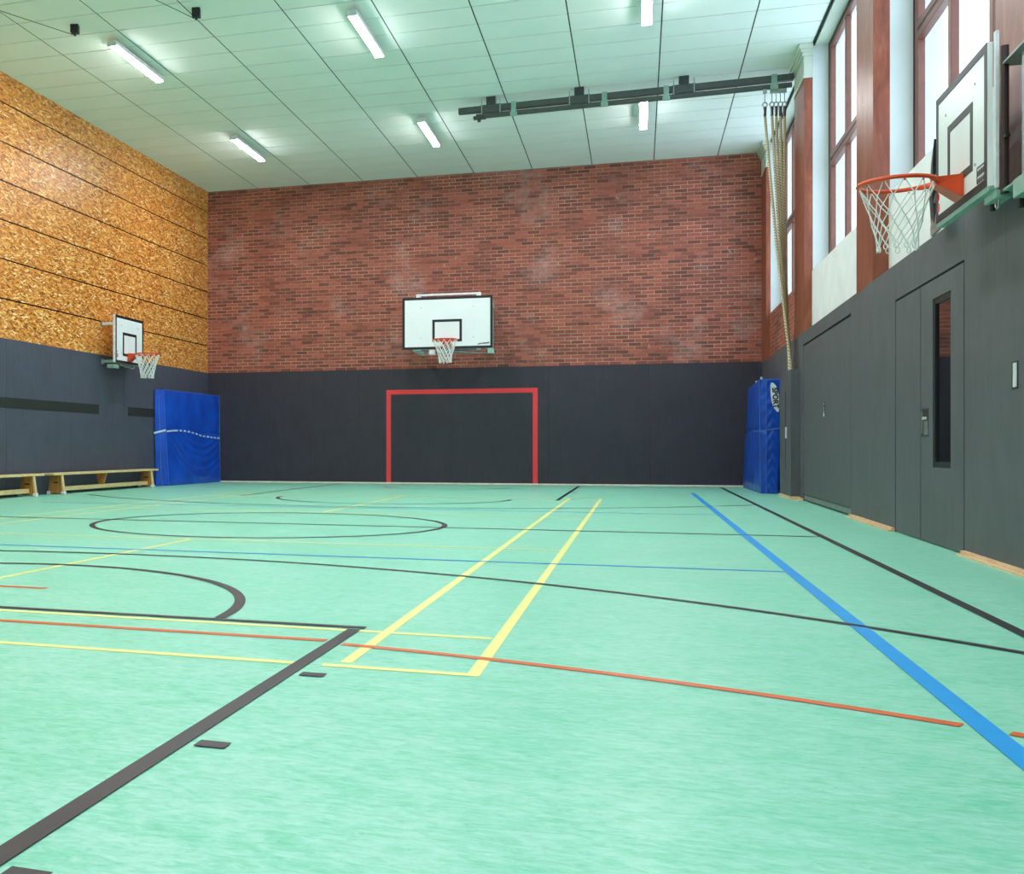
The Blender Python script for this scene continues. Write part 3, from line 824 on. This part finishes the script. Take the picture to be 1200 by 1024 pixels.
# folded brace behind the far edge
MB().extrude([(-1.22, .13, .12), (-1.40, .15, .16), (-1.49, .16, .36), (-1.44, .16, .62), (-1.30, .15, .78), (-1.22, .13, .76), (-1.34, .15, .58), (-1.36, .15, .34)], (.0, .04, 0)).build('folding_brace', M['black'], t)
MB().tube([(-.50, .08, .70), (-1.44, .17, .42)], .010, 6).build('brace_rod', M['steel'], t)
MB().tube([(-.50, .08, .58), (-1.42, .17, .28)], .010, 6).build('brace_rod', M['steel'], t)
MB().extrude([(-1.05, .12, .05), (-1.36, .14, .05), (-1.42, .15, .12), (-1.30, .14, .22), (-1.22, .13, .12), (-1.10, .12, .2)], (0, .02, .0)).build('brace_plate', M['steel'], t)

# ------------------------------------------------------------------ benches
def make_bench(label, loc, group):
    """local: bench runs along +y, front edge towards +x"""
    t = thing('gym_bench', label, 'bench', loc, 0, group)
    L = 4.05
    MB().box(-.125, .125, 0, L, .325, .360).build('seat_plank', M['wood'], t, bevel=.004)
    MB().box(-.035, .035, .30, L - .30, .055, .125).build('balance_beam', M['wood'], t, bevel=.004)
    for y in (.30, L - .30):
        lg = MB().hexa([(-.155, y - .02, .02), (.155, y - .02, .02), (.155, y + .02, .02), (-.155, y + .02, .02),
                        (-.105, y - .02, .325), (.105, y - .02, .325), (.105, y + .02, .325), (-.105, y + .02, .325)]).build('leg', M['wood_orange'], t, bevel=.003)
        MB().hexa([(.125, y - .026, .03), (.160, y - .026, .03), (.160, y + .026, .03), (.125, y + .026, .03),
                   (.09, y - .026, .325), (.112, y - .026, .325), (.112, y + .026, .325), (.09, y + .026, .325)]).build('leg_edge', M['wood'], lg)
        MB().tube([(-.045, y - .021, .20), (.045, y - .021, .20)], .012, 6).build('grip_hole', M['plum'], lg)
        for s in (-1, 1):
            MB().box(s * .105, s * .17, y - .035, y + .035, 0, .055).build('foot', M['white_steel'], lg, bevel=.008)
    y = L / 2 - .15
    MB().hexa([(-.05, y - .02, .125), (.05, y - .02, .125), (.05, y + .02, .125), (-.05, y + .02, .125),
               (-.11, y - .02, .325), (.11, y - .02, .325), (.11, y + .02, .325), (-.11, y + .02, .325)]).build('middle_support', M['wood_orange'], t, bevel=.003)
    return t
b0 = make_bench('long wooden gym bench with white feet, ending beside the blue crash mat', (-5.545, 5.02, 0), 'gym benches along the left wall')
dup_tree(b0, (-5.565, 0.72, 0), None, 'wooden gym bench cut off by the left edge of the photo', 'gym benches along the left wall')

# ------------------------------------------------------------------ crash mats
def mat_mesh(c, n1, n2, n3, fold, amp):
    """c: 8 corners as (i,j,k) dict, trilinear box surface with folds pushed out of the wide front face; i thickness (0 front,1 back), j length, k height"""
    bm = bmesh.new(); cache = {}
    def P(a, b, d):
        p = Vector((0, 0, 0))
        for i in (0, 1):
            for j in (0, 1):
                for k in (0, 1):
                    p += c[(i, j, k)] * ((a if i else 1 - a) * (b if j else 1 - b) * (d if k else 1 - d))
        # soft rounding of edges
        return p
    nrm = (c[(0, 0, 0)] - c[(1, 0, 0)]).normalized()
    axl = (c[(0, 0, 0)] - c[(0, 1, 0)]).normalized()
    def vert(a, b, d):
        key = (round(a, 5), round(b, 5), round(d, 5))
        if key in cache: return cache[key]
        p = P(a, b, d)
        edge = min(1, min(b, 1 - b) * 14) * min(1, min(d, 1 - d) * 14)
        if a < .001: p = p + nrm * (fold(b, d) * amp * edge + .018 * edge)
        if b < .001 and 0 < a < 1: p = p + axl * (.012 * math.sin(PI * a) * (1 + .6 * math.sin(d * 60 + 3 * math.sin(a * 9))))
        # strap squeeze
        sq = math.exp(-((d - .56) / .02) ** 2) * .018
        p = p - nrm * sq * (1 if a < .5 else 0) - axl * sq * (1 if b < .5 else -1) * .5
        cache[key] = bm.verts.new(p); return cache[key]
    def face(fn, na, nb_):
        for i in range(na):
            for j in range(nb_):
                q = [fn(i / na, j / nb_), fn((i + 1) / na, j / nb_), fn((i + 1) / na, (j + 1) / nb_), fn(i / na, (j + 1) / nb_)]
                try: bm.faces.new(q)
                except ValueError: pass
    face(lambda s, q: vert(0, s, q), n2, n3); face(lambda s, q: vert(1, s, q), n2, n3)
    face(lambda s, q: vert(s, 0, q), n1, n3); face(lambda s, q: vert(s, 1, q), n1, n3)
    face(lambda s, q: vert(s, q, 0), n1, n2); face(lambda s, q: vert(s, q, 1), n1, n2)
    mb = MB(); mb.bm.free(); mb.bm = bm
    return mb
def folds(b, d):
    if d > .56:
        return .35 * math.sin(b * 46 + 2 * math.sin(d * 7)) * math.exp(-((d - .78) / .16) ** 2) + .6 * math.exp(-((b - .08 - (.9 - d) * .25) / .02) ** 2) * (d > .7) + .5 * math.exp(-((b - .96 + (d - .6) * .3) / .02) ** 2)
    s = (d - .05) - 1.15 * (b - .62) ** 2
    r = 0
    for c_, w_, a_ in ((.02, .022, 1.0), (.10, .018, .9), (.19, .024, 1.1), (.28, .02, .7), (.36, .02, .6)):
        r += a_ * math.exp(-((s - c_) / w_) ** 2) - .5 * a_ * math.exp(-((s - c_ - .035) / w_) ** 2)
    t1 = (b - .05) - (.52 - d) * .9
    for c_, a_ in ((0.0, 1.0), (.10, .8), (-.09, .7)): r += a_ * math.exp(-((t1 - c_) / .022) ** 2) * (b < .65)
    return r * .8
def corners(fb, ft, thb, tht, far_b, far_t, h0, h1, inward):
    pass
# left mat
t = thing('crash_mat', 'blue vinyl crash mat with white strap in the left corner, behind the bench', 'mat', (-5.6, 9.7, 0))
o0 = Vector((-5.6, 9.7, 0))
C = {}
for j, v_, uf_b, uf_t in ((0, 9.70, -5.485, -5.595), (1, 12.34, -5.40, -5.42)):
    C[(0, j, 0)] = Vector((uf_b, v_, 0.006)) - o0; C[(0, j, 1)] = Vector((uf_t, v_ - (.03 if j == 0 else 0), 1.965 if j == 0 else 1.95)) - o0
    C[(1, j, 0)] = Vector((left_u(v_) + .022, v_ - (0 if j else .2), 0.006)) - o0; C[(1, j, 1)] = Vector((left_u(v_) + .030, v_ - (0 if j else .24), 1.965 if j == 0 else 1.95)) - o0
body = mat_mesh(C, 8, 120, 120, folds, .026).build('mat_cover', M['vinyl'], t, smooth=True, bevel=0)
def lerpC(a, b, d):
    p = Vector((0, 0, 0))
    for i in (0, 1):
        for j in (0, 1):
            for k in (0, 1): p += C[(i, j, k)] * ((a if i else 1 - a) * (b if j else 1 - b) * (d if k else 1 - d))
    return p
def seam_line(ab, name='piping', r=.006, push=(0, 0, 0)):
    return MB().tube([lerpC(ab[0], ab[1], k / 20) + Vector(push) for k in range(21)], r, 6).build(name, M['seam'], t)
seam_line((0, 0), push=(.004, -.004, 0)); seam_line((.5, 0), push=(0, -.02, 0)); seam_line((0, 1))
MB().tube([lerpC(0, k / 20, 1) + Vector((.004, 0, .004)) for k in range(21)], .006, 6).build('piping', M['seam'], t)
mb = MB()
dz = lambda b: .565 + .03 * math.sin(PI * min(1, b * 1.6)) * (b < .6) - .06 * b
for k in range(14):
    b0_, b1_ = (k + .12) / 14, (k + .62) / 14
    if k < 2: b0_, b1_ = k / 14, (k + 1) / 14
    p, q = lerpC(0, b0_, dz(b0_)), lerpC(0, b1_, dz(b1_))
    mb.bar(p + Vector((.024, 0, 0)), q + Vector((.024, 0, 0)), .010, .035)
mb.bar(lerpC(1, 0, .545) + Vector((0, -.03, 0)), lerpC(0, 0, .578) + Vector((.015, -.03, 0)), .010, .04)
mb.build('strap', M['strap'], t)
# right mat
t = thing('crash_mat', 'blue vinyl crash mat with an oval white emblem in the right corner', 'mat', (5.6, 9.55, 0))
o0 = Vector((5.6, 9.55, 0)); C = {}
for j, v_, uf_b, uf_t in ((0, 9.53, 5.520, 5.497), (1, 12.55, 5.50, 5.575)):
    vt = 9.53 if j == 0 else 12.35
    C[(0, j, 0)] = Vector((uf_b, v_, .006)) - o0; C[(0, j, 1)] = Vector((uf_t, vt, 1.925)) - o0
    C[(1, j, 0)] = Vector((right_u(v_) - .06, v_, .006)) - o0; C[(1, j, 1)] = Vector((right_u(vt) - .006, vt, 1.925)) - o0
mat_mesh(C, 10, 110, 110, lambda b, d: .8 * math.sin(b * 26 + 3 * math.sin(d * 5)) * (1 - d), .012).build('mat_cover', M['vinyl'], t, smooth=True)
seam_line((0, 0), push=(-.004, -.004, 0)); seam_line((.3, 0), push=(0, -.02, 0), r=.005)
MB().tube([lerpC(k / 20, 0, 1) + Vector((0, -.004, .004)) for k in range(21)], .006, 6).build('piping', M['seam'], t)
mb = MB()
for k in range(8):
    a, b = k / 8, (k + 1) / 8
    mb.bar(lerpC(a, 0, .545 + .03 * a) + Vector((0, -.014, 0)), lerpC(b, 0, .545 + .03 * b) + Vector((0, -.014, 0)), .006, .018)
mb.bar(lerpC(0, 0, .545) + Vector((-.012, 0, 0)), lerpC(0, .4, .56) + Vector((-.012, 0, 0)), .006, .018)
mb.build('strap', M['seam'], t)
for b in (.02, .42): MB().tube([lerpC(.1, b, 1), lerpC(.1, b, 1) + Vector((0, 0, .05))], .02, 6).build('strap_end', M['strap'], t)
# emblem: leaning lens shape with sideways lettering
ex, ez, ey = .125, 1.62, -.062
pl = []
lens = []
for k in range(25):
    a = 2 * PI * k / 24
    x, z = .068 * math.cos(a), .24 * math.sin(a)
    lens.append((x, z))
out = [(-.075, .20), (-.06, .25), (-.025, .245), (.02, .20), (.055, .12), (.075, .02), (.078, -.18), (.07, -.24), (.045, -.245), (-.01, -.18), (-.05, -.08), (-.07, .04)]
em = MB().extrude([(ex + x * .88, ey, ez + z) for x, z in out], (0, .006, 0)).build('emblem', M['board'], t)
tc = bpy.data.curves.new('emblem_text', 'FONT'); tc.body = 'SPORT'; tc.offset = .004; tc.size = .115; tc.extrude = .002; tc.align_x = 'CENTER'; tc.align_y = 'CENTER'
to = bpy.data.objects.new('emblem_text', tc); COL.objects.link(to)
bpy.context.view_layer.update()
dg = bpy.context.evaluated_depsgraph_get(); me = bpy.data.meshes.new_from_object(to.evaluated_get(dg)); me.materials.clear(); me.materials.append(M['black'])
COL.objects.unlink(to); bpy.data.objects.remove(to)
lt = bpy.data.objects.new('lettering', me); COL.objects.link(lt); lt.parent = em
# letters run down the mat, facing the camera side (-v)
lt.matrix_local = Matrix.Translation((ex + .008, ey - .003, ez - .01)) @ Matrix.Rotation(PI / 2, 4, 'X') @ Matrix.Rotation(-PI / 2 + .06, 4, 'Z')
